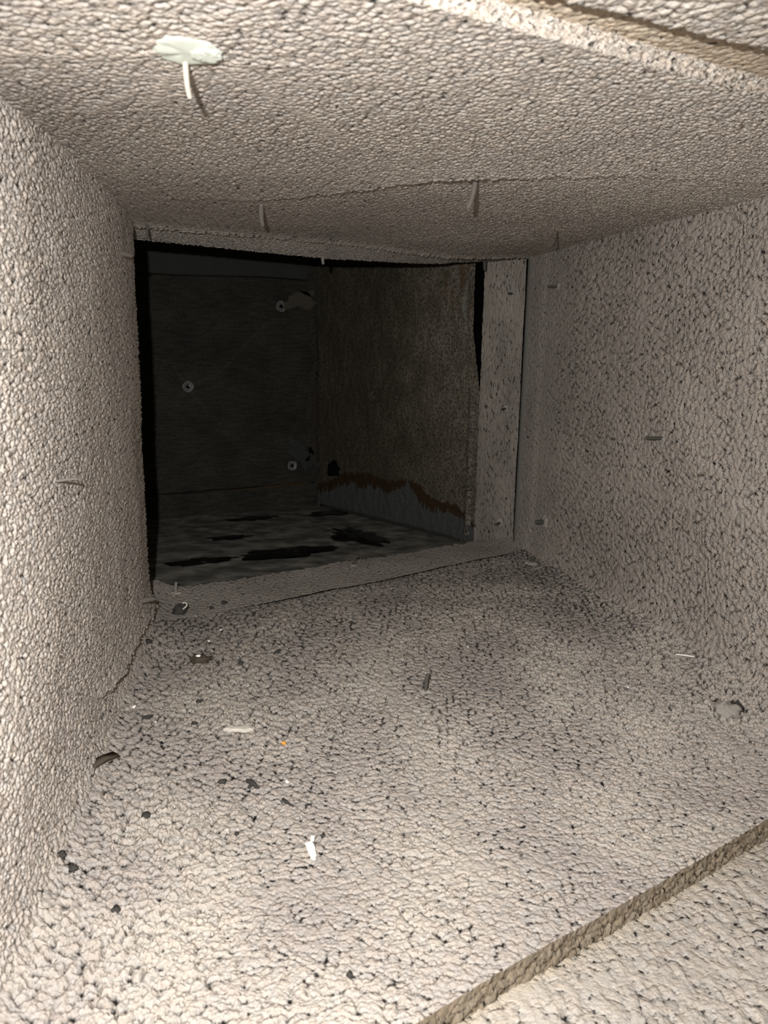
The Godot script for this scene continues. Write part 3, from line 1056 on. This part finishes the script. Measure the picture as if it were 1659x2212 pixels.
	for q in [
		[-0.049, 4.702, 0.010, "pale scrap in the middle of the chamber floor, left one of two"],
		[0.063, 4.675, 0.006, "pale scrap in the middle of the chamber floor, right one of two"],
		[-0.228, 4.346, 0.008, "pale scrap on the left of the chamber floor"],
		[-0.161, 3.873, 0.006, "pale scrap beside the thin puddle behind the left wall's end"],
		[0.0, 3.80, 0.004, "tiny pale scrap left of the wide black puddle"],
		[0.82, 4.24, 0.004, "tiny pale scrap right of the ragged puddle by the stained wall"],
		[0.62, 5.10, 0.007, "pale scrap in the chamber's far corner"],
		[0.26, 4.60, 0.004, "tiny pale scrap beyond the wide black puddle"],
	]:
		var o := base("paper_scrap", P(q[0], DEEP + 0.004, q[1]))
		tag(o, q[3], "scrap", sg)
		put("scrap", lump(Vector3(q[2], 0.0018, q[2] * 0.45), rng.randi() % 1000, 0.4, 10, 6), M.flap, o, Transform3D(Basis(Vector3.UP, rng.randf_range(-0.5, 0.5)), Vector3.ZERO))


# ==================================================================== debris on the duct floor
func on_floor(called: String, x: float, f: float, label: String, category: String, group := "") -> Node3D:
	var o := base(called, P(x, floor_y(x, f) + 0.002, f))
	tag(o, label, category, group)
	return o


func build_debris() -> void:
	var o := on_floor("plaster_chip", 0.141, 1.416, "bright white chip standing out on the near floor", "chip")
	put("chip", chip_mesh([Vector2(-0.0034, 0.000), Vector2(0.0020, -0.0012), Vector2(0.0032, 0.005), Vector2(0.0028, 0.012), Vector2(0.0012, 0.016), Vector2(-0.0014, 0.014), Vector2(-0.0026, 0.008)], 0.0026), M.white_chip, o, Transform3D(Basis(Vector3.UP, 0.10) * Basis(Vector3.RIGHT, 0.25), Vector3(-0.001, 0.003, -0.004)))
	put("broken_corner", chip_mesh([Vector2(-0.0016, 0.0), Vector2(0.0018, -0.0004), Vector2(0.0020, 0.0045), Vector2(-0.0008, 0.005)], 0.002), M.white_chip, o, Transform3D(Basis(Vector3.UP, -0.3), Vector3(0.0022, 0.003, -0.011)))
	o = on_floor("lint_tuft", -0.003, 1.953, "flat whitish tuft of lint on the left of the floor", "lint")
	put("tuft", chip_mesh([Vector2(-0.014, 0.003), Vector2(-0.010, -0.004), Vector2(-0.003, -0.001), Vector2(0.004, -0.003), Vector2(0.012, -0.003), Vector2(0.015, 0.002), Vector2(0.008, 0.007), Vector2(0.000, 0.005), Vector2(-0.006, 0.006)], 0.003), M.lint, o, Transform3D(Basis(Vector3.UP, -0.2), Vector3.ZERO))
	o = on_floor("orange_crumb", 0.114, 1.862, "tiny orange crumb right of the whitish lint tuft", "crumb")
	put("crumb", lump(Vector3(0.0026, 0.002, 0.002), 7, 0.4, 10, 6), M.orange, o)
	o = on_floor("wood_splinter", 1.50, 2.22, "short pale splinter at the foot of the right wall", "splinter")
	put("splinter", tube_path([Vector3(-0.008, 0.004, -0.006), Vector3(0.0, 0.005, 0.0), Vector3(0.009, 0.005, 0.007)], [0.0009, 0.0012, 0.0008], 6), M.white_chip, o)
	o = on_floor("curled_scrap", -0.325, 1.755, "dark curled scrap of liner in the corner of floor and left wall", "scrap")
	put("scrap", ribbon([Vector3(-0.010, 0.001, 0.012), Vector3(-0.006, 0.008, 0.004), Vector3(0.002, 0.010, -0.004), Vector3(0.011, 0.009, -0.012)], 0.009, 0.0012), M.brown_scrap, o)
	put("dark_end", lump(Vector3(0.007, 0.004, 0.007), 19, 0.4), M.dark_crumb, o, Transform3D(Basis(), Vector3(-0.010, 0.0, 0.013)))
	o = on_floor("dust_clod", 1.40, 1.84, "rough grey clod half buried by the right wall's foot", "dirt")
	put("clod", lump(Vector3(0.013, 0.008, 0.014), 29, 0.35, 24, 14), M.clod, o)
	put("dark_side", lump(Vector3(0.009, 0.007, 0.008), 30, 0.35, 18, 12), M.dark_crumb, o, Transform3D(Basis(), Vector3(0.011, 0, -0.004)))
	o = on_floor("burnt_lump", -0.218, 2.971, "dark crusty lump with a pale hook, left on the floor by the mouth", "dirt")
	put("crust", lump(Vector3(0.009, 0.008, 0.008), 39, 0.4, 18, 12), M.dark_crumb, o)
	put("pale_hook", tube_path([Vector3(0.004, 0.008, 0.006), Vector3(0.009, 0.012, 0.004), Vector3(0.008, 0.015, 0.0), Vector3(0.003, 0.015, 0.0)], [0.0010, 0.0012, 0.0012, 0.0008], 6), M.lint, o)
	o = on_floor("shiny_fragment", -0.120, 2.467, "dark pitted fragment with pale flecks, left middle of the floor", "dirt")
	put("fragment", lump(Vector3(0.011, 0.005, 0.008), 49, 0.45, 18, 12), M.brown_scrap, o)
	put("pale_fleck", lump(Vector3(0.003, 0.0015, 0.002), 50, 0.4, 8, 6), M.white_chip, o, Transform3D(Basis(), Vector3(-0.003, 0.008, 0.003)))
	o = on_floor("dead_leaf_bit", 0.027, 1.680, "small dark forked bit between the lint tuft and the white chip", "dirt")
	put("bit", tube_path([Vector3(-0.004, 0.002, -0.006), Vector3(0.0, 0.003, 0.0), Vector3(0.005, 0.002, 0.007)], [0.0020, 0.0024, 0.0010], 6), M.dark_crumb, o)
	put("fork", tube_path([Vector3(0.0, 0.003, 0.0), Vector3(-0.003, 0.002, 0.005)], [0.0016, 0.0016], 6), M.dark_crumb, o)
	o = on_floor("thorn", 0.103, 1.589, "thin dark thorn-like sliver left of the floor's centre", "splinter")
	put("sliver", tube_path([Vector3(-0.003, 0.002, -0.006), Vector3(-0.0005, 0.003, 0.0), Vector3(0.005, 0.002, 0.006)], [0.0014, 0.0014, 0.0005], 6), M.dark_crumb, o)

	var rng := RandomNumberGenerator.new()
	rng.seed = 5
	var dg := "dark crumbs on the dusty floor"
	for q in [
		[-0.250, 2.047, 0.0075, "black angular crumb left of the whitish lint tuft, near the wall"],
		[-0.206, 1.582, 0.007, "dark crumb right of the curled scrap, a little nearer"],
		[-0.010, 1.494, 0.0035, "small round dark crumb left of the white chip"],
		[-0.345, 1.420, 0.007, "round black crumb in the left corner below the curled scrap, the farther of a pair"],
		[-0.320, 1.391, 0.007, "flat black crumb in the left corner below the curled scrap, the nearer of a pair"],
		[-0.114, 2.149, 0.006, "dark crumb beyond the lint tuft, towards the pitted fragment"],
		[-0.043, 1.706, 0.006, "dull dark crumb between the lint tuft and the forked bit"],
		[-0.227, 1.283, 0.006, "dark crumb low in the left of the near floor"],
		[0.134, 2.490, 0.007, "lone dark crumb on the far floor, left of the standing pin"],
		[-0.121, 2.004, 0.005, "dark crumb just left of the whitish lint tuft"],
		[0.009, 2.427, 0.006, "dark crumb right of the pitted fragment with pale flecks"],
		[-0.30, 2.60, 0.008, "dark crumb at the foot of the left wall's far end"],
		[-0.10, 3.02, 0.006, "dark crumb just right of the crusty lump with the pale hook"],
		[-0.05, 3.08, 0.008, "elongated dark crumb on the end strip, right of the crusty lump"],
		[0.169, 1.068, 0.004, "single dark crumb near the bottom middle of the floor"],
		[0.43, 2.75, 0.006, "dark crumb on the far floor, short of the end strip"],
		[-0.36, 1.30, 0.006, "dark crumb against the left wall at its nearest part"],
		[0.17, 1.46, 0.004, "dark crumb touching the far end of the white chip"],
	]:
		o = on_floor("dirt_crumb", q[0], q[1], q[3], "crumb", dg)
		put("crumb", lump(Vector3(q[2], q[2] * 0.5, q[2] * 0.7) * 0.62, rng.randi() % 1000, 0.5, 12, 8), M.dark_crumb, o, Transform3D(Basis(Vector3.UP, rng.randf_range(0, TAU)), Vector3.ZERO))
	var wg := "white specks on the dusty floor"
	for q in [
		[0.109, 1.677, 0.0036, "bright white speck between the lint tuft and the white chip"],
		[-0.03, 1.505, 0.0020, "tiny white speck beside the small round dark crumb"],
		[-0.290, 2.10, 0.0040, "pale speck at the left wall's foot, beyond the black angular crumb"],
		[-0.06, 2.75, 0.003, "pale speck on the far floor, right of the left wall's end"],
		[-0.36, 1.44, 0.003, "white speck in the left corner beside the pair of black crumbs"],
		[0.80, 2.45, 0.0025, "tiny white speck on the far floor, right of the standing pin"],
		[-0.225, 2.020, 0.0022, "tiny white speck touching the black angular crumb"],
		[1.20, 2.05, 0.0025, "tiny white speck left of the grey clod"],
		[-0.10, 2.64, 0.0035, "glinting pale speck beyond the pitted fragment"],
	]:
		o = on_floor("white_speck", q[0], q[1], q[3], "speck", wg)
		put("speck", lump(Vector3(q[2], q[2] * 0.6, q[2] * 0.8) * 0.6, rng.randi() % 1000, 0.3, 8, 6), M.white_chip, o, Transform3D(Basis(Vector3.UP, rng.randf_range(0, TAU)), Vector3(0, 0.001, 0)))


# a thin broken plate with the given outline (metres, x and z) and chamfered rim
func chip_mesh(outline: Array, thick: float) -> ArrayMesh:
	var t := SurfaceTool.new()
	t.begin(Mesh.PRIMITIVE_TRIANGLES)
	t.set_smooth_group(-1)
	var c := Vector2.ZERO
	for p in outline:
		c += p
	c /= outline.size()
	var layers := [[1.0, 0.0], [1.0, 0.65], [0.8, 1.0]]
	var n := outline.size()
	for j in 2:
		for i in n:
			var q := []
			for k in [[i, j], [(i + 1) % n, j], [(i + 1) % n, j + 1], [i, j + 1]]:
				var p: Vector2 = c + (outline[k[0]] - c) * layers[k[1]][0]
				q.append(Vector3(p.x, thick * layers[k[1]][1], p.y))
			for k in [0, 1, 2, 0, 2, 3]:
				t.add_vertex(q[k])
	for i in n:
		var a: Vector2 = c + (outline[i] - c) * 0.8
		var b: Vector2 = c + (outline[(i + 1) % n] - c) * 0.8
		t.add_vertex(Vector3(c.x, thick * 1.1, c.y))
		t.add_vertex(Vector3(a.x, thick, a.y))
		t.add_vertex(Vector3(b.x, thick, b.y))
	t.generate_normals()
	return t.commit()


# a bent strip of some thickness through points
func ribbon(pts: Array, width: float, thick: float) -> ArrayMesh:
	var t := SurfaceTool.new()
	t.begin(Mesh.PRIMITIVE_TRIANGLES)
	var n := pts.size()
	var ring := []
	for i in n:
		var d: Vector3 = (pts[mini(i + 1, n - 1)] - pts[maxi(i - 1, 0)]).normalized()
		var side := d.cross(Vector3.UP).normalized() * width * 0.5
		var up := side.cross(d).normalized() * thick * 0.5
		ring.append([pts[i] - side - up, pts[i] + side - up, pts[i] + side + up, pts[i] - side + up])
	for i in n - 1:
		for k in 4:
			var l := (k + 1) % 4
			for q in [ring[i][k], ring[i][l], ring[i + 1][k], ring[i][l], ring[i + 1][l], ring[i + 1][k]]:
				t.add_vertex(q)
	for e in [ring[0], ring[n - 1]]:
		for k in [0, 1, 2, 0, 2, 3]:
			t.add_vertex(e[k])
	t.generate_normals()
	return t.commit()
